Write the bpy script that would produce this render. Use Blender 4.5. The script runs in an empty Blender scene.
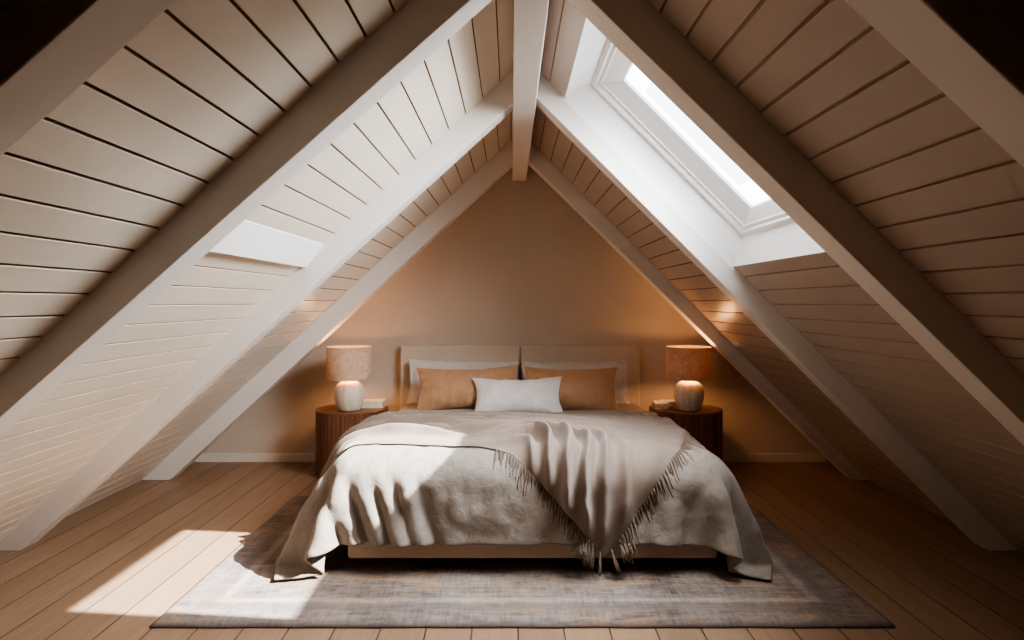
import bpy, bmesh, math, random, time
import numpy as np
_t0 = time.time()
from math import sin, cos, pi, radians, sqrt, hypot, exp, atan2
from mathutils import Vector, Matrix, noise
from mathutils.bvhtree import BVHTree

random.seed(7)
scene = bpy.context.scene
COL = scene.collection
CH = 1.2                      # eye height
YB = 4.98                     # back wall
YR = -2.6                     # wall behind the viewer

# ------------------------------------------------------------------ helpers
def link(name, verts, faces, mat, parent=None, smooth=False, autosmooth=None):
    me = bpy.data.meshes.new(name)
    me.from_pydata([tuple(v) for v in verts], [], faces)
    me.update()
    if mat: me.materials.append(mat)
    if smooth:
        me.polygons.foreach_set('use_smooth', [True]*len(me.polygons))
    o = bpy.data.objects.new(name, me); COL.objects.link(o)
    if parent: o.parent = parent
    return o

def link_bm(name, bm, mat, parent=None, smooth=False):
    me = bpy.data.meshes.new(name)
    bmesh.ops.recalc_face_normals(bm, faces=bm.faces)
    bm.to_mesh(me); bm.free()
    if mat: me.materials.append(mat)
    if smooth: me.polygons.foreach_set('use_smooth', [True]*len(me.polygons))
    o = bpy.data.objects.new(name, me); COL.objects.link(o)
    if parent: o.parent = parent
    return o

def tag(o, label=None, cat=None, group=None, kind=None):
    if label: o['label'] = label
    if cat: o['category'] = cat
    if group: o['group'] = group
    if kind: o['kind'] = kind
    return o

def empty(name, loc=(0, 0, 0), rz=0):
    o = bpy.data.objects.new(name, None); COL.objects.link(o)
    o.location = loc; o.rotation_euler = (0, 0, rz); o.empty_display_size = .05
    return o

def bev(o, w, seg=2, angle=35):
    m = o.modifiers.new('bevel', 'BEVEL'); m.width = w; m.segments = seg
    m.limit_method = 'ANGLE'; m.angle_limit = radians(angle)
    o.data.polygons.foreach_set('use_smooth', [True]*len(o.data.polygons))
    n = o.modifiers.new('wn', 'WEIGHTED_NORMAL'); n.keep_sharp = True
    return o

def box(name, x0, x1, y0, y1, z0, z1, mat, parent=None, bevel=0, seg=2):
    v = [(x, y, z) for x in (x0, x1) for y in (y0, y1) for z in (z0, z1)]
    f = [(0,1,3,2), (4,6,7,5), (0,4,5,1), (2,3,7,6), (0,2,6,4), (1,5,7,3)]
    o = link(name, v, f, mat, parent)
    if bevel: bev(o, bevel, seg)
    return o

def prism(name, poly, y0, y1, mat, parent=None, bevel=0, plane='XZ'):
    """polygon (x, z) extruded along y"""
    n = len(poly)
    v = [(p[0], y0, p[1]) for p in poly] + [(p[0], y1, p[1]) for p in poly]
    bm = bmesh.new()
    vs = [bm.verts.new(p) for p in v]
    bm.faces.new(vs[:n]); bm.faces.new(vs[n:][::-1])
    for i in range(n):
        j = (i+1) % n
        bm.faces.new((vs[i], vs[i+n], vs[j+n], vs[j]))
    o = link_bm(name, bm, mat, parent)
    if bevel: bev(o, bevel)
    return o

def lathe(name, prof, mat, parent=None, seg=48, loc=(0, 0, 0), smooth=True, cap=True):
    v = []; f = []
    for r, z in prof:
        for k in range(seg):
            a = 2*pi*k/seg
            v.append((loc[0]+r*cos(a), loc[1]+r*sin(a), loc[2]+z))
    for i in range(len(prof)-1):
        for k in range(seg):
            k2 = (k+1) % seg
            f.append((i*seg+k, i*seg+k2, (i+1)*seg+k2, (i+1)*seg+k))
    if cap:
        f.append(tuple(range(seg))[::-1]); f.append(tuple((len(prof)-1)*seg+k for k in range(seg)))
    return link(name, v, f, mat, parent, smooth)

def tube_data(pts, rad, sides=6):
    """verts, faces of a tube through pts; rad a number or a list"""
    v = []; f = []
    n = len(pts)
    for i, p in enumerate(pts):
        a = Vector(pts[max(i-1, 0)]); b = Vector(pts[min(i+1, n-1)])
        t = (b-a).normalized()
        ref = Vector((0, 0, 1)) if abs(t.z) < .9 else Vector((1, 0, 0))
        u = t.cross(ref).normalized(); w = t.cross(u)
        r = rad[i] if isinstance(rad, (list, tuple)) else rad
        for k in range(sides):
            q = 2*pi*k/sides
            v.append(tuple(Vector(p)+u*(r*cos(q))+w*(r*sin(q))))
    for i in range(n-1):
        for k in range(sides):
            k2 = (k+1) % sides
            f.append((i*sides+k, i*sides+k2, (i+1)*sides+k2, (i+1)*sides+k))
    f.append(tuple(range(sides))[::-1]); f.append(tuple((n-1)*sides+k for k in range(sides)))
    return v, f

def fbm(x, y, z=0, o=4):
    return noise.fractal(Vector((x, y, z)), 1.0, 2.0, o)

# ------------------------------------------------------------------ materials
class NT:
    def __init__(s, name):
        s.m = bpy.data.materials.new(name); s.m.use_nodes = True
        s.t = s.m.node_tree; s.n = s.t.nodes; s.l = s.t.links
        s.b = s.n['Principled BSDF']; s.out = s.n['Material Output']
    def node(s, typ, **kw):
        n = s.n.new(typ)
        for k, v in kw.items():
            if k.startswith('i_'):
                n.inputs[k[2:].replace('_', ' ')].default_value = v
            else: setattr(n, k, v)
        return n
    def link(s, a, b): s.l.new(a, b)
    def coords(s, scale=(1, 1, 1), which='Object', rot=(0, 0, 0)):
        tc = s.node('ShaderNodeTexCoord'); mp = s.node('ShaderNodeMapping')
        mp.inputs['Scale'].default_value = scale; mp.inputs['Rotation'].default_value = rot
        s.link(tc.outputs[which], mp.inputs['Vector']); return mp.outputs['Vector']
    def noise(s, vec, scale, detail=4, rough=.5, dist=0):
        n = s.node('ShaderNodeTexNoise'); n.inputs['Scale'].default_value = scale
        n.inputs['Detail'].default_value = detail; n.inputs['Roughness'].default_value = rough
        n.inputs['Distortion'].default_value = dist
        s.link(vec, n.inputs['Vector']); return n.outputs['Fac']
    def ramp(s, fac, stops):
        r = s.node('ShaderNodeValToRGB'); e = r.color_ramp.elements
        while len(e) < len(stops): e.new(.5)
        for k, (p, c) in enumerate(stops):
            e[k].position = p; e[k].color = (c[0], c[1], c[2], 1) if not isinstance(c, (int, float)) else (c, c, c, 1)
        s.link(fac, r.inputs['Fac']); return r.outputs['Color']
    def math(s, op, a, b=None, c=None):
        n = s.node('ShaderNodeMath'); n.operation = op
        for i, q in enumerate((a, b, c)):
            if q is None: continue
            if isinstance(q, (int, float)): n.inputs[i].default_value = q
            else: s.link(q, n.inputs[i])
        return n.outputs[0]
    def mix(s, fac, a, b, mode='MIX'):
        n = s.node('ShaderNodeMix'); n.data_type = 'RGBA'; n.blend_type = mode
        for key, q in ((0, fac), (6, a), (7, b)):
            if isinstance(q, (int, float)): n.inputs[key].default_value = q
            elif isinstance(q, tuple): n.inputs[key].default_value = (*q[:3], 1)
            else: s.link(q, n.inputs[key])
        return n.outputs[2]
    def bump(s, h, strength=.3, dist=.01, normal=None):
        b = s.node('ShaderNodeBump'); b.inputs['Strength'].default_value = strength
        b.inputs['Distance'].default_value = dist
        s.link(h, b.inputs['Height'])
        if normal: s.link(normal, b.inputs['Normal'])
        return b.outputs['Normal']
    def finish(s, color, rough=.5, normal=None, spec=.5, sheen=0):
        if isinstance(color, tuple): s.b.inputs['Base Color'].default_value = (*color[:3], 1)
        else: s.link(color, s.b.inputs['Base Color'])
        if isinstance(rough, (int, float)): s.b.inputs['Roughness'].default_value = rough
        else: s.link(rough, s.b.inputs['Roughness'])
        s.b.inputs['Specular IOR Level'].default_value = spec
        if sheen:
            s.b.inputs['Sheen Weight'].default_value = sheen
            s.b.inputs['Sheen Roughness'].default_value = .5
        if normal: s.link(normal, s.b.inputs['Normal'])
        return s.m

def paint(name, col, rough=.42, var=.04, bump=.06):
    t = NT(name); v = t.coords()
    f = t.noise(v, 2.3, 4)
    d = tuple(c*(1-var*2) for c in col)
    c = t.ramp(f, [(.3, d), (.7, col)])
    g = t.noise(t.coords((1, .25, 1)), 60, 3)
    return t.finish(c, rough, t.bump(g, bump, .004), .4)

def fabric(name, col, dark, weave=900, wr=.35, wrscale=9, rough=.9, sheen=.2, slub=.5):
    t = NT(name)
    a = t.noise(t.coords((1, .12, 1)), weave/3, 2); b = t.noise(t.coords((.12, 1, 1)), weave/3, 2)
    w = t.math('MULTIPLY', t.math('ADD', a, b), .5)
    big = t.noise(t.coords(), wrscale, 6, .62, .6)
    cmix = t.math('ADD', t.math('MULTIPLY', w, slub), t.math('MULTIPLY', big, 1-slub))
    c = t.ramp(cmix, [(.32, dark), (.66, col)])
    n = t.bump(w, .25, .002)
    if wr: n = t.bump(big, wr, .012, n)
    return t.finish(c, rough, n, .25, sheen)

M = {}
M['rafter'] = paint('rafter_paint', (.78, .735, .695), .45)
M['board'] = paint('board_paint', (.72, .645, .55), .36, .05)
M['board_shade'] = paint('board_paint_baked_shade', (.44, .36, .305), .36, .05)  # right slope's shade put into a darker copy of the board paint
M['board_rear'] = paint('board_rear_darkened', (.20, .15, .115), .5)  # unseen rear boards, darkened to cut the light they bounce
M['gap_left'] = paint('board_gap_brown', (.24, .155, .11), .8)
M['gap_right'] = paint('board_gap_tan', (.38, .265, .19), .7)
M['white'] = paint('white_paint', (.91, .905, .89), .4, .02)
M['trim'] = paint('trim_paint', (.74, .70, .65), .45)

def wall_mat():
    t = NT('plaster'); v = t.coords()
    f = t.noise(v, 1.4, 6, .6); g = t.noise(v, 90, 4)
    c = t.ramp(f, [(.3, (.53, .47, .41)), (.7, (.61, .55, .485))])
    return t.finish(c, .85, t.bump(g, .08, .004), .2)
M['wall'] = wall_mat()

PW = .168; PX0 = -.143
def floor_mat():
    t = NT('oak_planks')
    tc = t.node('ShaderNodeTexCoord'); sep = t.node('ShaderNodeSeparateXYZ'); t.link(tc.outputs['Object'], sep.inputs[0])
    q = t.math('DIVIDE', t.math('SUBTRACT', sep.outputs['X'], PX0), PW)
    idx = t.math('FLOOR', q); fr = t.math('FRACT', q)
    wn = t.node('ShaderNodeTexWhiteNoise', noise_dimensions='1D'); t.link(idx, wn.inputs['W'])
    off = t.math('MULTIPLY', wn.outputs['Value'], 30)
    cmb = t.node('ShaderNodeCombineXYZ')
    t.link(t.math('MULTIPLY', sep.outputs['X'], 14), cmb.inputs[0])
    t.link(t.math('ADD', t.math('MULTIPLY', sep.outputs['Y'], .9), off), cmb.inputs[1])
    t.link(off, cmb.inputs[2])
    gr = t.noise(cmb.outputs[0], 2.2, 7, .62, .8)
    cmb2 = t.node('ShaderNodeCombineXYZ')
    t.link(t.math('MULTIPLY', sep.outputs['X'], 120), cmb2.inputs[0])
    t.link(t.math('ADD', t.math('MULTIPLY', sep.outputs['Y'], 3), off), cmb2.inputs[1])
    fine = t.noise(cmb2.outputs[0], 1.5, 3)
    f = t.math('ADD', t.math('MULTIPLY', gr, .7), t.math('MULTIPLY', fine, .3))
    c = t.ramp(f, [(.28, (.200, .128, .083)), (.55, (.245, .162, .108)), (.75, (.275, .187, .128))])
    tint = t.math('ADD', .88, t.math('MULTIPLY', wn.outputs['Value'], .24))
    c = t.mix(1.0, c, tint, 'MULTIPLY')
    edge = t.math('MINIMUM', fr, t.math('SUBTRACT', 1, fr))
    seam = t.node('ShaderNodeMapRange'); seam.inputs['From Min'].default_value = .008; seam.inputs['From Max'].default_value = .022
    t.link(edge, seam.inputs['Value'])
    c = t.mix(seam.outputs[0], (.045, .028, .018), c)
    n = t.bump(seam.outputs[0], .8, .004)
    n = t.bump(f, .12, .004, n)
    rg = t.ramp(f, [(.3, .5), (.7, .38)])
    return t.finish(c, rg, n, .4)
M['floor'] = floor_mat()

def rug_mat():
    t = NT('vintage_rug')
    tc = t.node('ShaderNodeTexCoord'); sep = t.node('ShaderNodeSeparateXYZ'); t.link(tc.outputs['Object'], sep.inputs[0])
    v = t.coords()
    big = t.noise(v, 2.6, 5, .6, .4)
    st = t.noise(t.coords((1.6, 8, 1)), 6, 7, .75, .3)         # worn weft streaks
    st2 = t.noise(t.coords((12, 1.5, 1)), 6, 5, .7)
    med = t.node('ShaderNodeTexVoronoi'); med.inputs['Scale'].default_value = 7; t.link(v, med.inputs['Vector'])
    f = t.math('ADD', t.math('MULTIPLY', st, .42), t.math('ADD', t.math('MULTIPLY', big, .30), t.math('MULTIPLY', st2, .28)))
    c = t.ramp(f, [(.38, (.05, .040, .038)), (.46, (.125, .103, .095)), (.55, (.22, .192, .178)), (.66, (.32, .29, .272))])
    rust = t.ramp(t.noise(t.coords((1, 3, 1)), 2.2, 5, .7, 1), [(.48, 0.0), (.66, .6)])
    c = t.mix(rust, c, (.40, .25, .14))
    mo = t.ramp(med.outputs['Distance'], [(.28, 0.0), (.34, .22), (.42, 0.0)])
    c = t.mix(mo, c, (.20, .16, .16))
    # border bands following the edges
    ax = t.math('ABSOLUTE', t.math('SUBTRACT', sep.outputs['X'], .0325))
    dx = t.math('SUBTRACT', 1.3625, ax)
    ay = t.math('ABSOLUTE', t.math('SUBTRACT', sep.outputs['Y'], 3.245))
    dy = t.math('SUBTRACT', .805, ay)
    d = t.math('ADD', t.math('MINIMUM', dx, dy), t.math('MULTIPLY', t.math('SUBTRACT', st2, .5), .02))
    bd = t.ramp(d, [(.0, .55), (.012, .25), (.05, .0), (.10, .1), (.115, .55), (.15, .5), (.165, .0), (.28, .0), (.295, .35), (.31, .0)])
    c = t.mix(bd, c, (.13, .11, .115))
    lt = t.ramp(d, [(.165, 0.0), (.18, .2), (.2, .2), (.215, 0.0)])
    c = t.mix(lt, c, (.56, .52, .5))
    pile = t.noise(v, 420, 2)
    n = t.bump(t.math('ADD', pile, st), .5, .004)
    return t.finish(c, .95, n, .1, .1)
M['rug'] = rug_mat()

def walnut_mat(name, c0, c1, c2, vertical=True, rough=.4):
    t = NT(name)
    v = t.coords((9, 9, .7) if vertical else (10, 1.0, 1))
    g = t.noise(v, 2.4, 7, .6, 1.2)
    fine = t.noise(t.coords((90, 90, 3) if vertical else (90, 4, 1)), 1.6, 2)
    f = t.math('ADD', t.math('MULTIPLY', g, .75), t.math('MULTIPLY', fine, .25))
    c = t.ramp(f, [(.3, c0), (.5, c1), (.7, c2)])
    return t.finish(c, rough, t.bump(f, .12, .004), .4)
M['walnut'] = walnut_mat('walnut', (.06, .024, .013), (.15, .064, .036), (.25, .115, .065))
M['walnut_top'] = walnut_mat('walnut_top', (.07, .028, .014), (.15, .065, .033), (.24, .11, .06), False, .35)

M['headboard'] = fabric('headboard_linen', (.66, .58, .495), (.52, .45, .38), 900, .06, 5, .9, .1, .85)
M['base_fabric'] = fabric('bed_base_linen', (.50, .40, .31), (.36, .28, .21), 900, .05, 5, .9, .1, .85)
M['duvet'] = fabric('duvet_linen', (.27, .238, .21), (.19, .165, .144), 700, .42, 22, .9, .15, .35)
M['sheet'] = fabric('pillow_linen', (.64, .62, .60), (.53, .51, .49), 700, .4, 16, .9, .1, .35)
M['lumbar'] = fabric('lumbar_linen', (.68, .65, .63), (.56, .53, .51), 700, .2, 14, .9, .1, .35)
M['copper'] = fabric('copper_satin', (.45, .258, .152), (.355, .198, .113), 1100, .18, 10, .5, .3, .3)
M['throw'] = fabric('throw_wool', (.21, .165, .137), (.16, .124, .102), 1100, .06, 12, .85, .25, .6)
M['tassel'] = fabric('throw_fringe', (.15, .115, .092), (.09, .067, .052), 900, 0, 5, .9, .1, .6)
M['mattress'] = fabric('mattress_ticking', (.7, .68, .65), (.6, .58, .55), 900, .05, 5)
M['dark'] = paint('dark_wood', (.03, .02, .015), .5)

def shade_mat():
    t = NT('lampshade_linen')
    a = t.noise(t.coords((1, 1, .1)), 260, 3, .7); b = t.noise(t.coords((.15, .15, 1)), 260, 3, .7)
    blot = t.noise(t.coords((1, 1, 1.6)), 16, 6, .75)
    f = t.math('ADD', t.math('MULTIPLY', t.math('ADD', a, b), .3), t.math('MULTIPLY', blot, .4))
    c = t.ramp(f, [(.36, (.36, .25, .17)), (.5, (.58, .44, .32)), (.64, (.72, .57, .43))])
    d = t.node('ShaderNodeBsdfDiffuse'); tr = t.node('ShaderNodeBsdfTranslucent'); mx = t.node('ShaderNodeMixShader')
    t.link(c, d.inputs['Color'])
    t.link(t.mix(1.0, c, (.90, .62, .38), 'MULTIPLY'), tr.inputs['Color'])
    n = t.bump(f, .3, .003); t.link(n, d.inputs['Normal'])
    mx.inputs[0].default_value = .17
    t.link(d.outputs[0], mx.inputs[1]); t.link(tr.outputs[0], mx.inputs[2])
    t.link(mx.outputs[0], t.out.inputs['Surface'])
    return t.m
M['shade'] = shade_mat()

def ceramic_mat():
    t = NT('travertine_ceramic')
    f = t.noise(t.coords((7, 7, 1.3)), 3.2, 7, .65, .8); g = t.noise(t.coords(), 60, 4, .6)
    c = t.ramp(f, [(.3, (.42, .33, .26)), (.42, (.60, .52, .44)), (.6, (.70, .63, .55))])
    pit = t.ramp(g, [(.32, (.72, .66, .6)), (.42, (1, 1, 1))])
    c = t.mix(1.0, c, pit, 'MULTIPLY')
    return t.finish(c, .55, t.bump(g, .2, .004), .4)
M['ceramic'] = ceramic_mat()

def simple(name, col, rough=.5, metal=0, var=.06):
    t = NT(name); f = t.noise(t.coords(), 30, 4)
    c = t.ramp(f, [(.3, tuple(k*(1-var*2) for k in col)), (.7, col)])
    t.b.inputs['Metallic'].default_value = metal
    return t.finish(c, rough)
M['brass'] = simple('brass', (.55, .38, .18), .35, 1)
M['book_cover'] = simple('book_cover', (.76, .68, .55), .6)
M['paper'] = simple('paper', (.72, .64, .52), .8)
M['wire'] = simple('dark_wire', (.035, .025, .02), .35)

def bulb_mat():
    t = NT('warm_bulb')
    e = t.node('ShaderNodeEmission'); e.inputs['Color'].default_value = (1, .62, .28, 1); e.inputs['Strength'].default_value = 8
    t.link(e.outputs[0], t.out.inputs['Surface']); return t.m
M['bulb'] = bulb_mat()

def glass_mat(name='skylight_glass'):
    t = NT(name)
    tr = t.node('ShaderNodeBsdfTransparent'); gl = t.node('ShaderNodeBsdfGlossy'); gl.inputs['Roughness'].default_value = .02
    mx = t.node('ShaderNodeMixShader')
    mx.inputs[0].default_value = .04; t.link(tr.outputs[0], mx.inputs[1]); t.link(gl.outputs[0], mx.inputs[2])
    t.link(mx.outputs[0], t.out.inputs['Surface']); return t.m
M['glass'] = glass_mat()

# ------------------------------------------------------------------ the setting
XC = .0625                                     # ridge line
KL, ML = 1.105, .92                            # left boards:  h = CH + KL + ML*x
KR, MR = 1.243, 1.0                            # right boards: h = CH + KR - MR*x
APEX_H = CH + KL + ML*(KR-KL)/(ML+MR); APEX_X = (KR-KL)/(ML+MR)
T = .118                                       # rafter thickness
RY = dict(D=.965, C=1.85, B=3.19, A=4.455)     # front faces of the four frames

o = box('floor', -3.2, 3.2, YR, YB+.15, -.08, 0, M['floor']); tag(o, kind='structure')

def gable(name, y0, y1, mat=None):
    hl = -.02
    xl = (hl-CH-KL)/ML; xr = (CH+KR-hl)/MR
    o = prism(name, [(xl-.12, hl), (xr+.12, hl), (APEX_X, APEX_H+.12)], y0, y1, mat or M['wall'])
    return tag(o, kind='structure')
gable('wall_back', YB, YB+.12)
gable('wall_front', YR-.12, YR, paint('dark_wall', (.10, .07, .052), .8))  # unseen wall, coloured dark to bounce less light forward

def slope(side):
    """boarded slope: real shadow gaps between the boards, each bay with its own board pitch"""
    K0, m, sg = (KL, ML, -1) if side == 'left' else (KR, MR, 1)
    nx, nz = (m, -1) if side == 'left' else (-m, -1)      # towards the room
    L = hypot(nx, nz); nx /= L; nz /= L
    dK = [0]
    def P(h, off):                                        # off > 0: out of the room
        K = K0+dK[0]
        x = (h-CH-K)/m if side == 'left' else (CH+K-h)/m
        return (x-nx*off, h-nz*off)
    v = []; f = []; gaps = []
    bays = [(YR-.05, RY['D']+T/2, .062, .012, 1.215), (RY['D']+T/2, RY['C']+T/2, .0595, .016, 1.222),
            (RY['C']+T/2, RY['B']+T/2, .0665, .010, 1.123), (RY['B']+T/2, RY['A']+T/2, .069, .006, 1.14),
            (RY['A']+T/2, YB+.05, .069, .006, 1.14)]
    sl = 1/sqrt(1+1/m**2)
    for bi, (y0, y1, p0, dp, h0) in enumerate(bays):
        dK[0] = (0, 0, 0, -.018, -.018)[bi] if side == 'left' else (-.02, -.02, 0, -.04, -.04)[bi]
        hs = [h0]
        while hs[-1] < APEX_H+.02: hs.append(hs[-1]+p0+dp*(hs[-1]-1.2))
        while hs[0] > -.1: hs.insert(0, hs[0]-(p0+dp*max(hs[0]-1.2, -.6)))
        g = (.0027, .0027, .0021, .0021, .0021)[bi]*sl*1.35; b = .0012*sl; dpt = .008
        spans = [(-.1, APEX_H+.004)]
        if side == 'right' and bi == 2: spans = [(-.1, MOUTH_B), (MOUTH_T, APEX_H+.004)]
        for s0, s1 in spans:
            prof = [(s0, 0)]
            for h in hs:
                if s0+.012 < h < s1-.012:
                    prof += [(h-g-b, 0), (h-g, .0018), (h-g, dpt), (h+g, dpt), (h+g, .0018), (h+g+b, 0)]
            prof.append((s1, 0))
            base = len(v)
            for h, off in prof:
                x, z = P(h, off); v.append((x, y0, z)); v.append((x, y1, z))
            for k in range(len(prof)-1):
                q = (base+2*k, base+2*k+1, base+2*k+3, base+2*k+2)
                if prof[k][1] > .001 and prof[k+1][1] > .001: gaps.append(len(f))
                f.append(q if side == 'left' else q[::-1])
    dK[0] = 0
    # outer roof skin so no daylight gets in between boards
    spans = [(-.1, APEX_H+.1, YR-.1, YB+.1)]
    if side == 'right':
        spans = [(-.1, MOUTH_B-.02, YR-.1, YB+.1), (MOUTH_T+.08, APEX_H+.1, YR-.1, YB+.1),
                 (MOUTH_B-.02, MOUTH_T+.08, YR-.1, RY['C']+T-.01), (MOUTH_B-.02, MOUTH_T+.08, RY['B']+.03, YB+.1)]
    for h0, h1, y0, y1 in spans:
        base = len(v)
        for h in (h0, h1):
            x, z = P(h, .04); v += [(x, y0, z), (x, y1, z)]
        f.append((base, base+1, base+3, base+2))
    o = link('ceiling_'+side, v, f, M['board'] if side == 'left' else M['board_shade'])
    o.data.materials.append(M['gap_left'] if side == 'left' else M['gap_right'])
    for q in gaps: o.data.polygons[q].material_index = 1
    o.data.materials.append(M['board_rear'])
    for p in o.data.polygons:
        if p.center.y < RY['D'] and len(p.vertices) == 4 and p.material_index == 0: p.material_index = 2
    return tag(o, kind='structure')
# skylight mouth on the right slope
MT_X, MB_X = .26, 1.072
MOUTH_T, MOUTH_B = CH+KR-MT_X, CH+KR-MB_X
slope('left'); slope('right')

o = box('ridge_beam', XC-.0525, XC+.0525, YR, YB-.002, 2.11, APEX_H+.05, M['rafter'], bevel=.004)
tag(o, 'long off-white painted ridge beam running along the roof peak', 'beam')

def rafter(fr, side, K, m, label):
    y0 = RY[fr]
    X0 = XC + (-.045 if side == 'left' else .045)
    if side == 'left':
        low = lambda h: (h-CH-K)/m
        hr = CH+K+m*X0
        poly = [(X0, hr), (low(0), 0), (low(0)-.30/m, 0), (X0, hr+.30)]
    else:
        low = lambda h: (CH+K-h)/m
        hr = CH+K-m*X0
        poly = [(X0, hr), (low(0), 0), (low(0)+.30/m, 0), (X0, hr+.30)]
    # keep the top just outside the boards
    o = prism('rafter', poly, y0, y0+T, M['rafter'], bevel=.004)
    return tag(o, label, 'beam', 'sloped roof rafters')
rafter('D', 'left', .978, .89, 'off-white sloped rafter nearest the viewer, cutting the upper left corner of the picture')
rafter('C', 'left', .945, .888, 'second off-white rafter from the viewer on the left slope, in front of the white wedge panel')
rafter('B', 'left', .947, .908, 'sunlit off-white left rafter behind the white wedge panel, foot on the floor at picture left')
rafter('A', 'left', .925, .925, 'farthest left rafter, its foot on the floor beside the back wall baseboard')
rafter('D', 'right', 1.00, .934, 'off-white sloped rafter nearest the viewer, cutting the upper right corner of the picture')
rafter('C', 'right', 1.061, .978, 'shaded right rafter passing in front of the skylight, second from the viewer')
rafter('B', 'right', 1.105, 1.0, 'right rafter flush with the far side of the bright skylight shaft')
rafter('A', 'right', 1.066, .985, 'farthest right rafter, rising behind the right bedside lamp')

# white wedge-shaped panel standing out from the boards between two left rafters
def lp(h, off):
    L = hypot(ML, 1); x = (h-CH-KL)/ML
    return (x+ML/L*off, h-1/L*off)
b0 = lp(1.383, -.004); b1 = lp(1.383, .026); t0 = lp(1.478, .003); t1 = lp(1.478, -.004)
o = prism('trim_wedge', [b0, b1, t0, t1], RY['C']+T, RY['B']-.004, M['white'], bevel=.003)
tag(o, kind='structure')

# baseboard on the back wall
o = box('baseboard_back', -2.42, 2.36, YB-.016, YB+.01, -.01, .062, M['trim'], bevel=.003); tag(o, kind='structure')

# ---- skylight
SY0, SY1 = RY['C']+T+.001, RY['B']-.001
win = empty('window_1', (.75, 2.58, 1.9)); tag(win, kind='structure')
def to_win(o):
    o.parent = win; o.matrix_parent_inverse = Matrix.Translation(-win.location); return o
FT = (.38, 2.25); FB = (1.118, 1.512)
def quadxz(name, pts, mat):
    """strip of (x,z) points swept over the skylight depth"""
    v = []; f = []
    for x, z in pts: v += [(x, SY0, z), (x, SY1, z)]
    for k in range(len(pts)-1): f.append((2*k, 2*k+1, 2*k+3, 2*k+2))
    return link(name, v, f, mat)
e_s = Vector((1, 0, -1))/sqrt(2); e_n = Vector((1, 0, 1))/sqrt(2)
org = Vector((FT[0], 0, FT[1])); LEN = (FB[0]-FT[0])*sqrt(2)
def W(s, y, n): 
    p = org+e_s*s+e_n*n; return (p.x, y, p.z)
to_win(tag(prism('upper_reveal', [(MT_X, MOUTH_T), (FT[0]+.02, FT[1]+.005), (FT[0]-.02, FT[1]+.05), (MT_X-.03, MOUTH_T+.05)], SY0-.02, SY1+.02, M['white'])))
to_win(tag(prism('lower_reveal', [(MB_X, MOUTH_B), (FB[0]+.005, FB[1]+.02), (FB[0]+.05, FB[1]-.01), (MB_X+.05, MOUTH_B-.03)], SY0-.02, SY1+.02, M['white'])))
for y0, y1 in ((SY0-.03, SY0), (SY1, SY1+.03)):
    to_win(prism('side_reveal', [(MT_X-.02, MOUTH_T-.0), (MB_X, MOUTH_B-.02), (FB[0]+.12, FB[1]+.06), (FT[0]+.06, FT[1]+.12)], y0, y1, M['white']))
def ring(name, outer, inner, n0o, n0i, n1, mat):
    """frame ring: outer/inner = (s0, s1, y0, y1, ) at room side; rises to n1"""
    v = []; f = []
    def rect(r, n): return [W(r[0], r[2], n), W(r[1], r[2], n), W(r[1], r[3], n), W(r[0], r[3], n)]
    loops = [rect(outer, n1), rect(outer, n0o), rect(inner, n0i), rect(inner, n1)]
    for l in loops: v += l
    for k in range(4):
        k2 = (k+1) % 4
        for i in range(4):
            i2 = (i+1) % 4
            f.append((k*4+i, k*4+i2, k2*4+i2, k2*4+i))
    bm = bmesh.new(); vs = [bm.verts.new(p) for p in v]
    for q in f: bm.faces.new([vs[i] for i in q])
    return to_win(link_bm(name, bm, mat))
FO = (-.02, LEN+.02, SY0-.02, SY1+.02)
def inset(a, b, c, d): return (a, LEN-b, SY0+c, SY1-d)
bev(ring('window_frame', FO, inset(.028, .028, .028, .028), 0, 0, .085, M['white']), .003)
bev(ring('gasket_bead', inset(.026, .026, .026, .026), inset(.045, .045, .045, .045), .022, .022, .085, M['white']), .003)
sash = (ring('sash', inset(.044, .044, .044, .044), inset(.118, .095, .09, .135), .032, .078, .10, M['white'])); bev(sash, .002)
def sun_clip_mat():
    t = NT('sun_clip_translucent')
    tr = t.node('ShaderNodeBsdfTranslucent'); tr.inputs['Color'].default_value = (.5, .51, .52, 1)
    t.link(tr.outputs[0], t.out.inputs['Surface']); return t.m
ring('sun_clip_ring', inset(.10, .08, .08, .12), inset(.231, .215, .11, .205), .090, .090, .094, sun_clip_mat())  # translucent ring added round the glass to trim the sun patch
g = link('pane', [W(.10, SY0+.08, .084), W(LEN-.08, SY0+.08, .084), W(LEN-.08, SY1-.12, .084), W(.10, SY1-.12, .084)], [(0, 1, 2, 3)], M['glass'])
g.parent = sash; g.matrix_parent_inverse = Matrix.Translation(-win.location)

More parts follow.
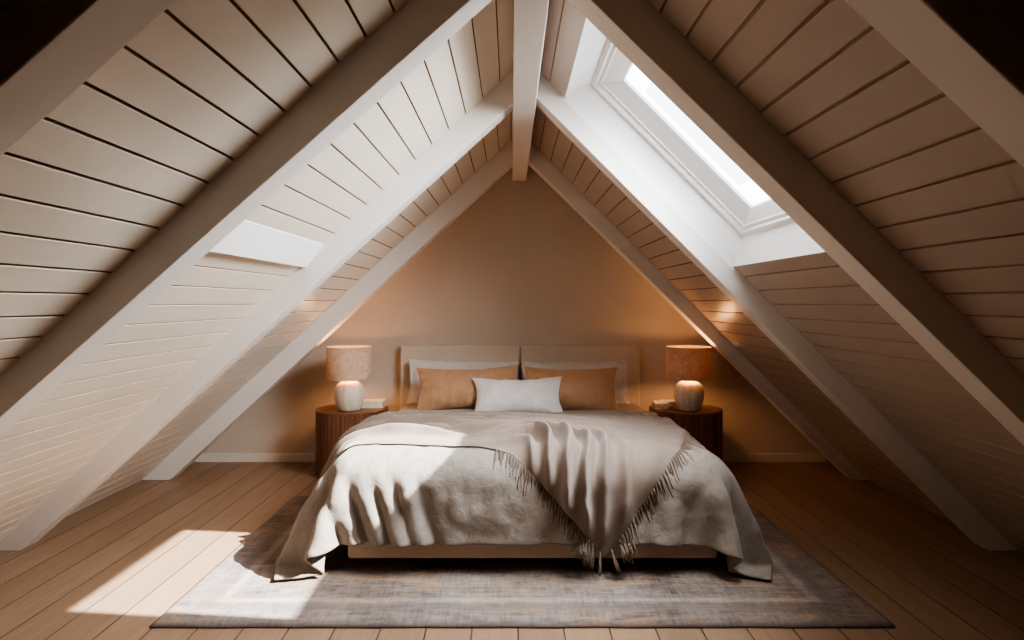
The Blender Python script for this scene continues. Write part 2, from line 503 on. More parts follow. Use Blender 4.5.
# ------------------------------------------------------------------ rug
def rug():
    x0, x1, y0, y1, h = -1.33, 1.415, 2.435, 4.05, .011
    nx, ny = 150, 90
    v = []; f = []
    for j in range(ny+1):
        for i in range(nx+1):
            a = i/nx; b = j/ny
            x = x0+(x1-x0)*a; y = y0+(y1-y0)*b
            e = min(a*(x1-x0), (1-a)*(x1-x0), b*(y1-y0), (1-b)*(y1-y0))
            z = h*min(1, (e/.008)) if e < .008 else h
            z += .0012*fbm(x*9, y*9, 3)*min(1, e/.05)
            if i in (0, nx): x += .004*fbm(y*5, 1, 0)
            if j in (0, ny): y += .004*fbm(x*5, 2, 0)
            v.append((x, y, max(z, 0.0005)))
    for j in range(ny):
        for i in range(nx):
            q = j*(nx+1)+i; f.append((q, q+1, q+nx+2, q+nx+1))
    n0 = len(v)
    for (i, j) in ((0, 0), (nx, 0), (nx, ny), (0, ny)):
        p = v[j*(nx+1)+i]; v.append((p[0], p[1], .0002))
    o = link('area_rug', v, f, M['rug'], None, True)
    s = o.modifiers.new('thick', 'SOLIDIFY'); s.thickness = .006; s.offset = 1
    return tag(o, 'large worn grey and rust vintage rug spread under the bed', 'rug')
rug_o = rug()
RT = .018                                       # rug top

# ------------------------------------------------------------------ bed
BX0, BX1, BY0 = -.715, .905, 2.885
MX0, MX1 = -.70, .89
bed = empty('bed', (.095, 3.9, 0)); tag(bed, 'wide upholstered bed with a two-panel beige linen headboard and low base', 'bed')
def to_bed(o):
    o.parent = bed; o.matrix_parent_inverse = Matrix.Translation(-bed.location); return o
to_bed(box('bed_base', BX0, BX1, BY0, 4.87, .078, .30, M['base_fabric'], bevel=.018, seg=3))
to_bed(box('mattress', MX0, MX1, BY0+.03, 4.86, .301, .45, M['mattress'], bevel=.05, seg=4))
for x in (BX0+.18, BX1-.18):
    for y in (BY0+.25, 4.6):
        to_bed(box('leg', x-.03, x+.03, y-.03, y+.03, RT if y < 4 else 0, .08, M['dark'], bevel=.004))
def headpanel(x0, x1):
    # softly padded upholstered panel
    nx, nz = 24, 20
    bm = bmesh.new()
    bmesh.ops.create_cube(bm, size=1)
    for vv in bm.verts:
        vv.co = Vector((x0 if vv.co.x < 0 else x1, 4.885 if vv.co.y < 0 else 4.975, .12 if vv.co.z < 0 else .877))
    o = link_bm('headboard_panel', bm, M['headboard'])
    bev(o, .016, 4); return to_bed(o)
headpanel(-.822, .0635); headpanel(.0695, .952)

# ------------------------------------------------------------------ cloth helpers
def simulate(objs, frames):
    scene.frame_start = 1; scene.frame_end = frames
    for f in range(1, frames+1): scene.frame_set(f)
    dg = bpy.context.evaluated_depsgraph_get()
    res = []
    for o in objs:
        e = o.evaluated_get(dg); me = bpy.data.meshes.new_from_object(e)
        res.append(([tuple(o.matrix_world @ p.co) for p in me.vertices], [tuple(p.vertices) for p in me.polygons]))
        bpy.data.meshes.remove(me)
    return res
def scrap(objs):
    for o in objs:
        me = o.data; bpy.data.objects.remove(o, do_unlink=True); bpy.data.meshes.remove(me)
    scene.frame_set(1)

def rounded_grid_box(x0, x1, y0, y1, z0, topf, r):
    """smooth collider with rounded top edges"""
    bm = bmesh.new(); bmesh.ops.create_cube(bm, size=1)
    bmesh.ops.subdivide_edges(bm, edges=bm.edges, cuts=14, use_grid_fill=True)
    for vv in bm.verts:
        a = (vv.co.x+.5); b = (vv.co.y+.5); c = (vv.co.z+.5)
        p = Vector((x0+(x1-x0)*a, y0+(y1-y0)*b, z0+(1.0-z0)*c))
        zt = topf(p.x, p.y); p.z = z0+(zt-z0)*c
        q = Vector((min(max(p.x, x0+r), x1-r), min(max(p.y, y0+r), y1-r), min(p.z, zt-r)))
        d = p-q
        if d.length > r: p = q+d.normalized()*r
        vv.co = p
    return bm

DTOP = lambda x, y: .455+.068*min(1, max(0, (4.55-y)/1.0))*(1-.15*min(1, ((x-.08)/.9)**4))
CX0, CX1, CY0 = -.83, .98, 2.865
def relax_cloth(P, free, restx, resty, collide, steps, iters, wind, stiff_bend, grav, dt=1/50):
    """position-based cloth on a grid P[j, i]"""
    V = np.zeros_like(P)
    ny, nx = P.shape[:2]
    rd = np.sqrt(restx[:-1, :]**2+resty[:, :-1]**2)
    def solve(A, B, rest, k):
        d = B-A; L = np.sqrt((d*d).sum(-1))+1e-9
        c = (d*((L-rest)/L*.5*k)[..., None])
        return c
    for st in range(steps):
        old = P.copy()
        V[..., 2] -= grav*dt
        if wind is not None: V += wind(P, st)*dt
        V *= .96
        P = P+V*dt
        for it in range(iters):
            for o in (0, 1):
                A = P[:, o:nx-1:2]; B = P[:, o+1:nx:2]
                c = solve(A, B, restx[:, o::2][:, :A.shape[1]], 1.0); P[:, o:nx-1:2] += c; P[:, o+1:nx:2] -= c
                A = P[o:ny-1:2]; B = P[o+1:ny:2]
                c = solve(A, B, resty[o::2][:A.shape[0]], 1.0); P[o:ny-1:2] += c; P[o+1:ny:2] -= c
            for o in (0, 1):
                A = P[o:ny-1:2, :-1]; B = P[o+1:ny:2, 1:]
                c = solve(A, B, rd[o::2], .25); P[o:ny-1:2, :-1] += c; P[o+1:ny:2, 1:] -= c
                A = P[o:ny-1:2, 1:]; B = P[o+1:ny:2, :-1]
                c = solve(A, B, rd[o::2], .25); P[o:ny-1:2, 1:] += c; P[o+1:ny:2, :-1] -= c
            if stiff_bend:
                m = (P[:, :-2]+P[:, 2:])*.5-P[:, 1:-1]; P[:, 1:-1] += m*stiff_bend; P[:, :-2] -= m*stiff_bend*.5; P[:, 2:] -= m*stiff_bend*.5
                m = (P[:-2]+P[2:])*.5-P[1:-1]; P[1:-1] += m*stiff_bend; P[:-2] -= m*stiff_bend*.5; P[2:] -= m*stiff_bend*.5
            P = np.where(free[..., None], P, old)
            P, touch = collide(P)
        # friction: points lying on something hardly slide
        hold = np.where(touch, .45, 0.0)[..., None]
        Q = P-(P-old)*hold*np.array([1, 1, 0]); P, _ = collide(Q)
        V = (P-old)/dt
        V *= np.where(touch, .35, 1.0)[..., None]
        sp = np.sqrt((V*V).sum(-1))[..., None]
        V *= np.minimum(1, 2.5/np.maximum(sp, 1e-6))
    return P
def refine(P):
    ny, nx = P.shape[:2]
    Q = np.zeros((ny, nx*2-1, 3)); Q[:, ::2] = P; Q[:, 1::2] = (P[:, 1:]+P[:, :-1])*.5
    R = np.zeros((ny*2-1, nx*2-1, 3)); R[::2] = Q; R[1::2] = (Q[1:]+Q[:-1])*.5
    return R
def rbox(P, x0, x1, y0, y1, z0, z1, r):
    """push points out of a rounded box; z1 may be an array"""
    lo = np.stack([np.full(P.shape[:2], x0+r), np.full(P.shape[:2], y0+r), np.full(P.shape[:2], z0+r)], -1)
    hi = np.stack([np.full(P.shape[:2], x1-r), np.full(P.shape[:2], y1-r), z1-r+np.zeros(P.shape[:2])], -1)
    q = np.minimum(np.maximum(P, lo), hi)
    d = P-q; L = np.sqrt((d*d).sum(-1))
    inside = L < r
    dn = d/np.maximum(L, 1e-6)[..., None]
    core = L < 1e-6
    out = q+dn*r
    out[..., 2] = np.where(core, hi[..., 2]+r, out[..., 2])
    return np.where(inside[..., None], out, P), inside
def make_duvet():
    x0, x1, y0, y1 = -1.19, 1.305, 2.56, 4.80
    nx, ny = 72, 62
    gx = np.linspace(x0, x1, nx+1); gy = np.linspace(y0, y1, ny+1)
    X, Y = np.meshgrid(gx, gy)
    def squeeze(X, Y):
        # the sides are tucked in beside the bedside tables
        q = np.clip((Y-3.95)/.35, 0, 1); q = q*q*(3-2*q)
        s_ = 1-q*.27
        c_ = (x0+x1)/2
        return np.where(np.abs(X-c_) > 0, c_+(X-c_)*s_, X)
    X = squeeze(X, Y)
    Z = .455+.068*np.clip((4.55-Y)/1.0, 0, 1)*(1-.15*np.minimum(1, ((X-.08)/.9)**4))+.004
    wob = np.array([[fbm(x*2.1, y*2.1, 1.7, 3) for x in gx] for y in gy])
    Z += .006*wob
    P = np.stack([X, Y, Z], -1)
    def rests(P0, X, Y):
        rx = np.sqrt(((P0[:, 1:]-P0[:, :-1])**2).sum(-1)); ry = np.sqrt(((P0[1:]-P0[:-1])**2).sum(-1))
        return rx, ry
    def restx_of(n, m):
        """spare width in the front drop, most of it near the left corner"""
        xs = np.linspace(x0, x1, n+1); xm = (xs[1:]+xs[:-1])/2; ys = np.linspace(y0, y1, m+1)
        base = (x1-x0)/n*(1-.27*(lambda q: q*q*(3-2*q))(np.clip((ys-3.95)/.35, 0, 1)))[:, None]
        k = np.zeros((m+1, n))
        for j, y in enumerate(ys):
            fr = min(1, max(0, (3.05-y)/.35))
            for i, x in enumerate(xm):
                k[j, i] = 1+fr*(.10*exp(-((x+.62)/.34)**2)+.07*exp(-((x-.92)/.28)**2)+.015)
        return base*k
    def collide(P):
        top = .455+.068*np.clip((4.55-P[..., 1])/1.0, 0, 1)*(1-.15*np.minimum(1, ((P[..., 0]-.08)/.9)**4))
        P, t1 = rbox(P, CX0, CX1, CY0, 5.1, .14, top, .135)
        P, t2 = rbox(P, -.73, .92, 2.872, 5.1, .04, .36, .03)
        t3 = P[..., 2] < RT+.010
        P = P.copy(); P[..., 2] = np.maximum(P[..., 2], RT+.010)
        return P, (t1 & (P[..., 2] > top-.02)) | t3
    def wind(P, st):
        W_ = np.zeros_like(P)
        # air in the duvet: the hanging sides are pushed a little outwards
        low = np.clip((.46-P[..., 2])/.2, 0, 1)*(P[..., 2] > .07)
        W_[..., 0] = np.where(P[..., 0] < CX0+.1, -1.7, np.where(P[..., 0] > CX1-.1, 1.3, 0))*low*np.clip((P[..., 2]-.16)/.1, 0, 1)*(P[..., 1] < 3.9)
        W_[..., 1] = np.where(P[..., 1] < CY0+.1, -.08, 0)*low
        return W_
    n, m = nx, ny
    for lvl, (steps, iters, bend, grav) in enumerate(((200, 26, .015, 3.0), (60, 24, .01, 1.5))):
        gx = np.linspace(x0, x1, n+1); gy = np.linspace(y0, y1, m+1)
        GX, GY = np.meshgrid(gx, gy)
        GX = squeeze(GX, GY)
        free = ~((GX > CX0+.16) & (GX < CX1-.16) & (GY > CY0+.16))
        ry = np.full((m, n+1), (y1-y0)/m)
        P = relax_cloth(P, free, restx_of(n, m), ry, collide, steps, iters, wind, bend, grav)
        if lvl == 0:
            P = refine(P); n *= 2; m *= 2
            P += .002*np.random.RandomState(3).randn(*P.shape)
    print('stretch', (np.linalg.norm(P[1:]-P[:-1], axis=-1)/((y1-y0)/m)).max(), 'hem', P[0, ::18].round(3).tolist())
    V = P.reshape(-1, 3); w_ = n+1
    F = [(j*w_+i, j*w_+i+1, (j+1)*w_+i+1, (j+1)*w_+i) for j in range(m) for i in range(n)]
    out = link('duvet', V.tolist(), F, M['duvet'], None, True)
    me = out.data
    nrm = [vv.normal.copy() for vv in me.vertices]
    for vv, q in zip(me.vertices, nrm):
        p = vv.co
        front = max(0, min(1, (.50-p.z)/.15))
        d = .006*fbm(p.x*3.1, p.y*3.1, p.z*3.1)+(.0035+.007*front)*fbm(p.x*9+3*p.z, p.y*11, p.z*9, 5)
        if q.y < -.25 and p.z < .46:
            lo = min(1, (.46-p.z)/.16)*min(1, max(0, -q.y-.25)/.3)
            xs_ = p.x+.30*(p.z-.3)
            for cx, wd, am in ((-.78, .022, .022), (-.665, .026, .034), (-.565, .020, .026), (-.475, .026, .032), (-.375, .03, .016), (.62, .05, .012), (.78, .035, .016)):
                x_ = (xs_ if cx < 0 else p.x-.35*(p.z-.3))-cx-.02*fbm(p.z*4, cx*9)
                d -= am*lo*exp(-abs(x_/wd)**1.5)
                d += am*.55*lo*exp(-((x_-wd*2.1)/(wd*1.3))**2)
        vv.co = p+q*d
        if vv.co.z < RT+.008: vv.co.z = RT+.008
    me.update()
    sd = out.modifiers.new('thick', 'SOLIDIFY'); sd.thickness = .012; sd.offset = 1
    ss = out.modifiers.new('sub', 'SUBSURF'); ss.levels = 1; ss.render_levels = 1
    return tag(out, 'rumpled light grey linen duvet covering the bed, corners trailing onto the rug', 'duvet')
duvet = make_duvet()
print('duvet', time.time()-_t0)
bpy.context.view_layer.update()
_dv = [vv.co.copy() for vv in duvet.data.vertices]
BVH = BVHTree.FromPolygons(_dv, [tuple(p.vertices) for p in duvet.data.polygons])

# ------------------------------------------------------------------ pillows
def pillow(name, w, h, thick, mat, x, y, zbase, lean, roll, yaw, label, cat, group, seed, flange=0, pinch=.05):
    nx = 64; ny = max(20, int(64*h/w)); ids = {}; v = []; f = []
    def point(i, j, s):
        edge = i in (0, nx) or j in (0, ny); k = (i, j, 0 if edge else s)
        if k in ids: return ids[k]
        # denser towards the seams
        a = sin((i/nx-.5)*pi); b = sin((j/ny-.5)*pi)
        ax = abs(a); bx = abs(b)
        X = a*w/2*(1-pinch*.6*(1-b*b)*ax**2); Y = b*h/2*(1-pinch*(1-a*a)*bx**2)
        ex = (1-ax)*w/2; ey = (1-bx)*h/2
        fx = max(0, ex-flange)/(w/2-flange); fy = max(0, ey-flange)/(h/2-flange)
        t = (1-(1-fx)**2.2)**.72*(1-(1-fy)**2.0)**.72
        e = min(ex, ey)-flange
        n = fbm(X*5+seed, Y*5, s*3+seed, 3)*.10
        cr = fbm(X*17+seed*3, Y*17, s*5, 4)*.085
        # puckers running in from the seams and corners
        al = X if ey < ex else Y
        pk = fbm(al*26+seed*7, s*2.0+seed, 1.3, 2)*exp(-max(e, 0)/.05)*.24
        dg = (ax-.15)*(bx-.15)
        corner = sin((X/w-(1 if a*b > 0 else -1)*Y/h)*34+seed)*.13*max(0, ax*bx-.25) 
        z = t*(1+n)+(cr+pk+corner)*min(1, t*2.2)
        z = max(z, 0)*thick/2*(1.10-.28*(Y/h+.5))+.0025
        if edge: z = .0
        z *= s
        if flange: z += .010*fbm(al*9+seed, seed, 2, 2)*exp(-max(e, 0)/.03)
        Y += .006*fbm(X*7+seed, seed*2, 1, 2)*(bx**4); X += .006*fbm(Y*9+seed, seed*3, 4, 2)*(ax**4)
        ids[k] = len(v); v.append(Vector((X, Y, z))); return ids[k]
    for s in (1, -1):
        for j in range(ny):
            for i in range(nx):
                q = (point(i, j, s), point(i+1, j, s), point(i+1, j+1, s), point(i, j+1, s))
                f.append(q if s > 0 else q[::-1])
    R = Matrix.Rotation(yaw, 4, 'Z') @ Matrix.Rotation(radians(90)-lean, 4, 'X') @ Matrix.Rotation(roll, 4, 'Z')
    pts = [R @ q for q in v]
    zmin = min(p.z for p in pts)
    # the lower edge settles on the bed
    pts = [p-Vector((0, 0, zmin)) for p in pts]
    o = link(name, pts, f, mat, None, True)
    o.location = (x, y, zbase)
    ss = o.modifiers.new('sub', 'SUBSURF'); ss.levels = 1; ss.render_levels = 1
    return tag(o, label, cat, group)
def top_at(x, y):
    hit = BVH.ray_cast(Vector((x, y, 1.0)), Vector((0, 0, -1)))
    return hit[0].z if hit[0] else .455
bz = top_at(.06, 4.55)
GP = 'pillows against the headboard'
pillow('sleeping_pillow', .80, .322, .15, M['sheet'], -.345, 4.775, bz-.002, radians(14), radians(-1.0), 0, 'light grey linen pillow at the left, upright against the headboard', 'pillow', GP, 1, .028, .07)
pillow('sleeping_pillow', .78, .318, .15, M['sheet'], .462, 4.775, bz-.002, radians(14), radians(.8), 0, 'light grey linen pillow at the right, upright against the headboard', 'pillow', GP, 5, .028, .07)
pillow('cushion', .71, .33, .19, M['copper'], -.295, 4.50, bz-.002, radians(28), radians(1.5), radians(2), 'copper satin cushion on the left, leaning on the grey pillow', 'cushion', GP, 9, 0, .17)
pillow('cushion', .65, .335, .19, M['copper'], .405, 4.50, bz-.002, radians(28), radians(-.5), radians(-2), 'copper satin cushion on the right, leaning on the grey pillow', 'cushion', GP, 12, 0, .15)
pillow('cushion', .605, .285, .16, M['lumbar'], .045, 4.335, bz-.002, radians(33), radians(1.0), 0, 'small pale grey lumbar cushion at the centre, in front of the copper ones', 'cushion', GP, 17, 0, .19)
print('pillows', time.time()-_t0)
# ------------------------------------------------------------------ throw
RR = .12
def roll(t, r=RR):
    """t>0 on the flat; arc then straight down. returns (along, drop, angle)"""
    q = r*pi/2
    if t >= 0: return t, 0.0, 0.0
    if -t < q:
        a = -t/r; return -r*sin(a), r*(1-cos(a)), a
    return -r, r+(-t-q), pi/2
def ref(u, w):
    """point and normal on a rounded box standing for the bed: u across, w back from the front edge"""
    aw, dw, angw = roll(w)
    y = CY0+RR-.02+aw
    xr = CX1-RR-.0; xl = CX0+RR
    nxn = 0; du = 0; x = u
    if u > xr:
        a, du, an = roll(xr-u); x = xr-a; nxn = sin(an)
    elif u < xl:
        a, du, an = roll(u-xl); x = xl+a; nxn = -sin(an)
    n = Vector((nxn, -sin(angw), max(cos(angw), .0)*sqrt(max(0, 1-nxn*nxn))+.02)).normalized()
    return Vector((x, y, DTOP(min(max(x, CX0), CX1), max(y, CY0))-du-dw)), n
def off_at(u, w):
    p, n = ref(u, w)
    hit = BVH.ray_cast(p+n*.30, -n, .6)
    if hit[0] is None: return None
    return .30-(hit[0]-(p+n*.30)).length
def poly_at(pts, t):
    """polyline with parameters: pts = [(t, u, w), ...], smooth inside, corners where flagged"""
    for k in range(len(pts)-1):
        if t <= pts[k+1][0]+1e-9:
            a, b = pts[k], pts[k+1]
            s = (t-a[0])/(b[0]-a[0])
            return a[1]+(b[1]-a[1])*s, a[2]+(b[2]-a[2])*s
    return pts[-1][1], pts[-1][2]
PIV = (-.005, -.02)
TIP = (.405, -.49)
FRONT = [(0, -1.0, .30), (.07, -.86, .17), (.14, -.70, .115), (.25, -.42, .065), (.32, -.16, .025), (.38, PIV[0], PIV[1]), (.66, TIP[0], TIP[1]), (.84, .76, .02), (1.0, .955, .58)]
BACK = [(0, -1.12, .62), (.07, -.97, .86), (.16, -.66, .98), (.38, -.18, 1.05), (.66, .42, 1.04), (.84, .72, 1.02), (.95, .86, .92), (1.0, .945, .66)]
def ldist(u, w):
    du = u-PIV[0]; dw = w-PIV[1]
    if du <= 0: return dw
    if dw <= 0: return du*(1+.25*min(1, -dw/.4))
    return hypot(du, dw)
def fold(u, w):
    """height of the folds: arcs bending round the pivot from the left side down to the tip"""
    d = ldist(u, w)
    nz = fbm(u*1.5+4, w*1.5, 2.2, 2)
    d2 = d+.10*nz+.03*fbm(u*5, w*5, 7, 2)
    h = 0
    for c, s, a in ((.055, .026, .058), (.14, .026, .072), (.235, .030, .078), (.335, .026, .080), (.44, .034, .060), (.56, .030, .034), (.69, .04, .034), (.82, .034, .036), (.95, .034, .026)):
        x = (d2-c)/s
        h += a*exp(-abs(x)**1.45)*(1+.5*fbm(u*2.3+c*9, w*2.3, 11, 2))
    # long folds gathered on the left, running aslant to the bed edge
    lf = min(1, max(0, (.02-u)/.22))
    if lf > 0:
        e = w+.13*(u+.5)+.035*sin(u*6+1)+.05*fbm(u*1.7, w*1.2, 5, 2)
        e2 = w-.20*(u+.4)+.04*fbm(u*2.2, w*1.5, 8, 2)
        hl = 0
        for c, a in ((.255, .050), (.375, .058), (.50, .060), (.63, .052), (.77, .055), (.90, .045)):
            x = e-c-.03*fbm(u*2.6+c*5, 1, 6, 2)
            hl = max(hl, a*exp(-abs(x/(.020 if x < 0 else .032))**1.4)*min(1.2, max(.15, .75+1.3*fbm(u*2.4+c*7, 2, 3, 2))))
        for c, a in ((.30, .040), (.45, .045), (.60, .045), (.75, .045)):
            x = e2-c
            hl = max(hl, a*exp(-abs(x/(.018 if x < 0 else .028))**1.4)*min(1.1, max(0, .3+2.2*fbm(u*2.5+c*5, 4, 9, 2))))
        h = h*(1-lf)+hl*lf
    fl = 1.0
    if u > .42: fl *= max(.08, 1-(u-.42)/.34)               # smooth, taut right part
    if w < .1: fl *= (1.25 if w > -.25 else max(.6, 1.25+(w+.25)*3.0))
    return h*fl
def make_throw():
    na, nb = 210, 120
    dv = []; off = [[None]*(nb+1) for _ in range(na+1)]; UW = [[None]*(nb+1) for _ in range(na+1)]
    tipi = round(.66*na)
    for i in range(na+1):
        a = i/na
        fu, fw = poly_at(FRONT, a); bu, bw = poly_at(BACK, a)
        for j in range(nb+1):
            b = j/nb
            u = bu+(fu-bu)*b; w = bw+(fw-bw)*b
            UW[i][j] = (u, w); off[i][j] = off_at(u, w)
    raw = [r[:] for r in off]
    for i in range(na+1):
        last = .0
        for j in range(nb+1):
            if off[i][j] is None or abs(off[i][j]) > .25: off[i][j] = last*.98; raw[i][j] = None
            last = off[i][j]
    for it in range(14):
        new = [r[:] for r in off]
        for i in range(na+1):
            for j in range(nb+1):
                s = 0; c = 0
                for di, dj in ((1, 0), (-1, 0), (0, 1), (0, -1)):
                    ii, jj = i+di, j+dj
                    if 0 <= ii <= na and 0 <= jj <= nb: s += off[ii][jj]; c += 1
                q = .4*off[i][j]+.6*s/c
                if raw[i][j] is not None: q = max(q, raw[i][j])
                new[i][j] = q
        off = new
    v = []; f = []
    for i in range(na+1):
        for j in range(nb+1):
            u, w = UW[i][j]; p, n = ref(u, w)
            eb = min(1, (1-j/nb)*nb*.012/.04); 
            hh = fold(u, w)
            hh *= .12+.88*min(1, (nb-j)/nb/.09)**.8
            # rolled-under lower hem on the left, lifted back edge
            a = i/na
            if a < .37: hh += .005*exp(-((1-j/nb)/.05)**2)
            # left edge creeps
            v.append(p+n*(off[i][j]+.020-.007*exp(-((1-j/nb)/.035)**2)+hh))
    for i in range(na):
        for j in range(nb):
            q = i*(nb+1)+j; f.append((q, q+1, q+nb+2, q+nb+1))
    o = link('cloth', v, f, M['throw'], None, True)
    o.name = 'blanket'
    sd = o.modifiers.new('thick', 'SOLIDIFY'); sd.thickness = .004; sd.offset = 0
    ss = o.modifiers.new('sub', 'SUBSURF'); ss.levels = 1; ss.render_levels = 1
    edge = [(UW[i][nb], Vector(v[i*(nb+1)+nb])) for i in range(na+1)]
    return o, edge
blanket, edge = make_throw()
print('throw', time.time()-_t0)
throw = empty('throw_blanket', (.1, 3.4, .5))
tag(throw, 'taupe wool throw with fringed edges, gathered in folds across the bed', 'throw')
blanket.parent = throw; blanket.matrix_parent_inverse = Matrix.Translation(-throw.location)

def tassels():
    # even spacing along the two fringed edges
    pts = []
    acc = 0; step = .0192; nxt = 0
    i0 = round(.355*210)
    for k in range(i0, 210):
        (u0, w0), p0 = edge[k]; (u1, w1), p1 = edge[k+1]
        L = (p1-p0).length
        while nxt <= acc+L:
            s = (nxt-acc)/L
            pts.append((u0+(u1-u0)*s, w0+(w1-w0)*s, p0.lerp(p1, s), (u1-u0, w1-w0)))
            nxt += step*random.uniform(.8, 1.25)
        acc += L
    for (u, w, p, (du, dw)) in pts:
        if hypot(u-TIP[0], w-TIP[1]) < .09 and random.random() < .55: continue
        L = hypot(du, dw); out = (dw/L, -du/L)                # outward from the cloth
        if out[1] > 0 and u < TIP[0]: out = (-out[0], -out[1])
        right = u > TIP[0]
        g = .72 if right else .85
        if w > .05: g = .45 if right else .6
        d = (out[0]*(1-g), out[1]*(1-g)-g); n_ = hypot(*d); d = (d[0]/n_, d[1]/n_)
        ln = random.uniform(.085, .125)
        vv = []; ff = []
        for sidx in range(4):
            jit = random.uniform(-.11, .11); l2 = ln*random.uniform(.85, 1.08); ph = random.uniform(0, 6)
            dd = (d[0]+jit*d[1]*-1, d[1]+jit*d[0])
            line = []
            for k in range(7):
                t = k/6
                uu = u+dd[0]*l2*t+.003*sin(5*t+ph)*t; ww = w+dd[1]*l2*t
                q, n = ref(uu, ww)
                oo = off_at(uu, ww)
                if oo is None or abs(oo) > .25: oo = 0.04 if ww < -.3 else 0.0
                tgt = q+n*(oo+.007+.004*sin(ph)+.012*sin(3*t)*0)
                base = p+(q-ref(u, w)[0])                     # keep hanging from the edge
                m = min(1, t*1.6)
                line.append(base.lerp(tgt, m) if t > 0 else p)
            # never through the duvet: push out
            rr = [.0042, .0045, .0037, .0034, .0033, .0031, .0022]
            a, b = tube_data(line, rr, 5)
            n0 = len(vv); vv += a; ff += [tuple(x+n0 for x in q) for q in b]
        o = link('tassel', vv, ff, M['tassel'], throw, True)
        o.matrix_parent_inverse = Matrix.Translation(-throw.location)
    return len(pts)
print('tassels', tassels())

# ------------------------------------------------------------------ bedside tables
TH = .456
def nightstand(x, y, label):
    t = empty('bedside_table', (x, y, 0)); tag(t, label, 'table', 'round bedside tables')
    seg = 240; prof = [(.243, .012), (.25, .018), (.25, TH-.020), (.25, TH-.012)]
    v = []; f = []
    for r, z in prof:
        for k in range(seg):
            a = 2*pi*k/seg
            c = abs(((k % 5)/5)-.0)
            rr = r-(.005 if k % 5 == 0 else 0.0)
            v.append((rr*cos(a), rr*sin(a), z))
    for i in range(len(prof)-1):
        for k in range(seg):
            k2 = (k+1) % seg; f.append((i*seg+k, i*seg+k2, (i+1)*seg+k2, (i+1)*seg+k))
    link('slatted_drum', v, f, M['walnut'], t)
    lathe('plinth', [(.225, .0), (.225, .02)], M['dark'], t, 64, smooth=False)
    o = lathe('table_top', [(.246, TH-.013), (.25, TH-.010), (.25, TH-.003), (.247, TH)], M['walnut_top'], t, 96, smooth=False)
    return t
nightstand(-1.113, 4.65, 'round slatted walnut bedside table to the left of the bed')
nightstand(1.225, 4.65, 'round slatted walnut bedside table to the right of the bed')

def lamp(x, y, label):
    t = empty('table_lamp', (x, y, TH)); tag(t, label, 'lamp', 'bedside lamps')
    prof = [(.0, .0), (.066, .0), (.073, .004), (.087, .035), (.097, .075), (.1015, .112), (.099, .142), (.091, .166), (.077, .184), (.056, .197), (.03, .204), (.0, .205)]
    # smooth the profile
    sm = []
    for k in range(len(prof)-1):
        for s in range(3): 
            q = s/3; sm.append((prof[k][0]+(prof[k+1][0]-prof[k][0])*q, prof[k][1]+(prof[k+1][1]-prof[k][1])*q))
    sm.append(prof[-1])
    for _ in range(2):
        sm = [sm[0], sm[1]]+[((sm[k-1][0]+2*sm[k][0]+sm[k+1][0])/4, (sm[k-1][1]+2*sm[k][1]+sm[k+1][1])/4) for k in range(2, len(sm)-1)]+[sm[-1]]
    sm[0] = (.001, 0); sm[-1] = (.001, .205)
    lathe('lamp_base', sm, M['ceramic'], t, 56)
    lathe('stem', [(.008, .20), (.008, .32)], M['brass'], t, 16)
    z0, z1, r = .219, .434, .152
    sh = lathe('lamp_shade', [(r, z0), (r, z1), (r-.004, z1), (r-.004, z0), (r, z0)], M['shade'], t, 72, cap=False)
    tube = []
    for zz in (z0, z1):
        pts = [((r-.001)*cos(2*pi*k/64), (r-.001)*sin(2*pi*k/64), zz) for k in range(65)]
        a, b = tube_data(pts, .003, 6); n0 = len(tube)
        link('shade_rim', a, b, M['shade'], sh, True)
    vv = []; ff = []
    for k in range(3):
        a = 2*pi*k/3
        A, B = tube_data([(.006*cos(a), .006*sin(a), .345), ((r-.003)*cos(a), (r-.003)*sin(a), .35)], .002, 5)
        n0 = len(vv); vv += A; ff += [tuple(i+n0 for i in q) for q in B]
    link('shade_spider', vv, ff, M['brass'], sh)
    lathe('bulb', [(.001, .256), (.014, .260), (.021, .274), (.021, .284), (.014, .296), (.001, .300)], M['bulb'], t, 20)
    lathe('bulb', [(.001, .31), (.014, .315), (.02, .335), (.03, .365), (.028, .39), (.015, .405), (.001, .408)], M['bulb'], t, 20)
    for zz, e in ((.278, LAMP_W*.5), (.402, LAMP_W*.15)):
        li = bpy.data.lights.new('bulb_light', 'POINT'); li.energy = e; li.color = (1, .47, .19); li.shadow_soft_size = .026
        lo = bpy.data.objects.new('bulb_light', li); COL.objects.link(lo); lo.parent = t; lo.location = (0, 0, zz)
    return t
LAMP_W = 54
lamp(-1.114, 4.555, 'table lamp with rounded stone base and linen drum shade left of the bed')
lamp(1.224, 4.555, 'table lamp with rounded stone base and glowing linen drum shade right of the bed')

def book(x, y, z, w, d, h, rz, label, group=None, cover=.003):
    t = empty('book', (x, y, z), rz); tag(t, label, 'book', group)
    box('cover', -w/2, w/2, -d/2, d/2, 0, cover, M['book_cover'], t, .0008)
    box('cover', -w/2, w/2, -d/2, d/2, h-cover, h, M['book_cover'], t, .0008)
    box('page_block', -w/2+.004, w/2-.004, -d/2+.003, d/2-.004, cover, h-cover, M['paper'], t)
    return t
book(-.985, 4.70, TH, .17, .13, .046, radians(2), 'thick cream book lying behind the left lamp base')
book(1.055, 4.66, TH, .10, .14, .040, radians(-3), 'small pale book lying beside the right lamp base')
book(1.15, 4.745, TH, .15, .12, .036, radians(4), 'low cream book lying behind the right lamp base and eyeglasses')

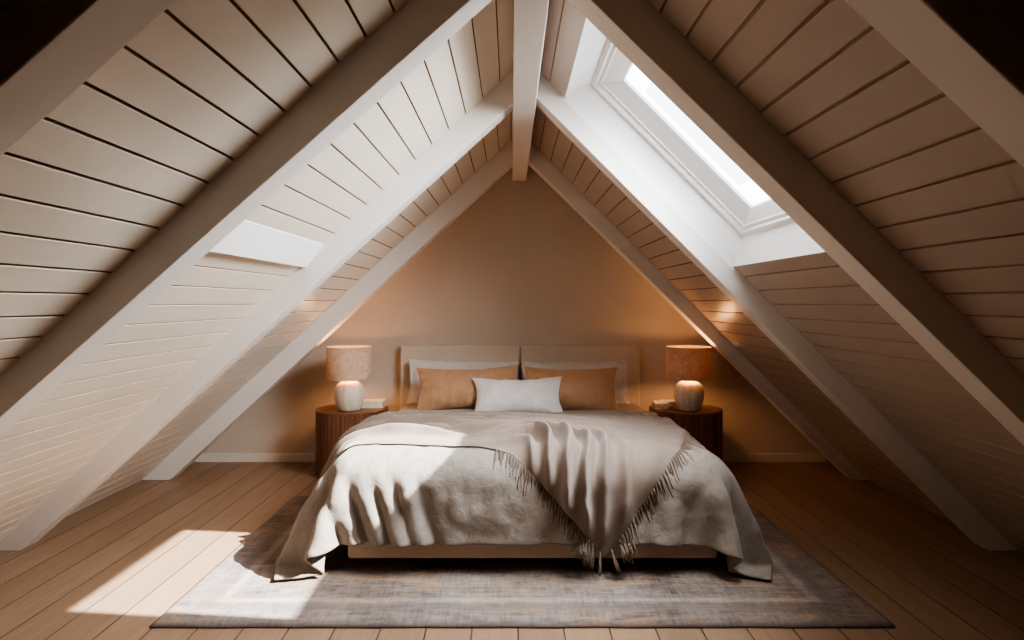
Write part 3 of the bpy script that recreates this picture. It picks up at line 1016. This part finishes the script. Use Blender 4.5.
def glasses(x, y, z, rz):
    t = empty('eyeglasses', (x, y, z), rz); tag(t, 'thin dark wire eyeglasses resting on the right bedside table', 'glasses')
    def tb(name, pts, r=.0011): 
        a, b = tube_data(pts, r, 6); return link(name, a, b, M['wire'], t, True)
    for s in (-1, 1):
        pts = [(s*.033+.024*cos(2*pi*k/28), 0, .022+.020*sin(2*pi*k/28)) for k in range(29)]
        rim = tb('rim', pts)
        tb('temple', [(s*.058, 0, .026), (s*.060, .02, .026), (s*.058, .09, .022), (s*.056, .12, .004)])
        v = [(s*.033, 0, .022)]+[(s*.033+.023*cos(2*pi*k/28), 0, .022+.019*sin(2*pi*k/28)) for k in range(28)]
        link('lens', v, [(0, 1+k, 1+(k+1) % 28) for k in range(28)], M['glass'], rim)
    tb('bridge', [(-.010, 0, .026), (0, -.002, .030), (.010, 0, .026)])
    return t
glasses(1.085, 4.505, TH, radians(14))

# ------------------------------------------------------------------ light
SKY_LO, SKY_HI = 5.5, 84.0
w = bpy.data.worlds.new('sky'); scene.world = w; w.use_nodes = True
SUN_D = Vector((-1.08, .23, -1.0))
wt = w.node_tree; bg = wt.nodes['Background']
tc = wt.nodes.new('ShaderNodeTexCoord'); dp = wt.nodes.new('ShaderNodeVectorMath'); dp.operation = 'DOT_PRODUCT'
dp.inputs[1].default_value = tuple(-SUN_D.normalized()); wt.links.new(tc.outputs['Generated'], dp.inputs[0])
mr = wt.nodes.new('ShaderNodeMapRange'); mr.interpolation_type = 'SMOOTHSTEP'
mr.inputs['From Min'].default_value = .45; mr.inputs['From Max'].default_value = 1.0
mr.inputs['To Min'].default_value = SKY_LO; mr.inputs['To Max'].default_value = SKY_HI
wt.links.new(dp.outputs['Value'], mr.inputs['Value']); wt.links.new(mr.outputs[0], bg.inputs['Strength'])
bg.inputs['Color'].default_value = (.95, .97, 1.0, 1)

sun = bpy.data.lights.new('sun', 'SUN'); sun.energy = 52; sun.angle = radians(.7); sun.color = (1, .95, .88)
so = bpy.data.objects.new('sun', sun); COL.objects.link(so)
so.rotation_euler = SUN_D.to_track_quat('-Z', 'Y').to_euler(); so.location = (4, 1.5, 5)

po = bpy.data.lights.new('skylight_portal', 'AREA'); po.shape = 'RECTANGLE'; po.size = LEN; po.size_y = SY1-SY0
po.cycles.is_portal = True
pob = bpy.data.objects.new('skylight_portal', po); COL.objects.link(pob)
c = W(LEN/2, (SY0+SY1)/2, .12); pob.location = c
zax = e_n; xax = e_s; yax = zax.cross(xax)
pob.matrix_world = Matrix((( xax.x, yax.x, zax.x, c[0]), (xax.y, yax.y, zax.y, c[1]), (xax.z, yax.z, zax.z, c[2]), (0, 0, 0, 1)))

# ------------------------------------------------------------------ camera
cam = bpy.data.cameras.new('camera'); co = bpy.data.objects.new('camera', cam); COL.objects.link(co)
co.location = (0, 0, CH); co.rotation_euler = (pi/2, 0, 0)
cam.sensor_width = 36; cam.lens = 662/1024*36
cam.shift_x = 1/1024; cam.shift_y = -18/1024; cam.clip_start = .02
scene.camera = co

scene.frame_set(1)
cy = scene.cycles
cy.use_denoising = True
cy.max_bounces = 10; cy.diffuse_bounces = 6; cy.glossy_bounces = 4; cy.transmission_bounces = 6; cy.transparent_max_bounces = 8
cy.sample_clamp_indirect = 6; cy.caustics_reflective = False; cy.caustics_refractive = False
vs = scene.view_settings
vs.view_transform = 'AgX'; vs.look = 'AgX - Medium High Contrast'; vs.exposure = -0.27; vs.gamma = 1.0
vs.use_curve_mapping = True
cm = vs.curve_mapping
for ci, pts in ((0, ((.08, .087), (.45, .46))), (1, ((.08, .080), (.45, .449))), (2, ((.08, .0735), (.45, .437)))):
    for p in pts: cm.curves[ci].points.new(*p)
cm.update()
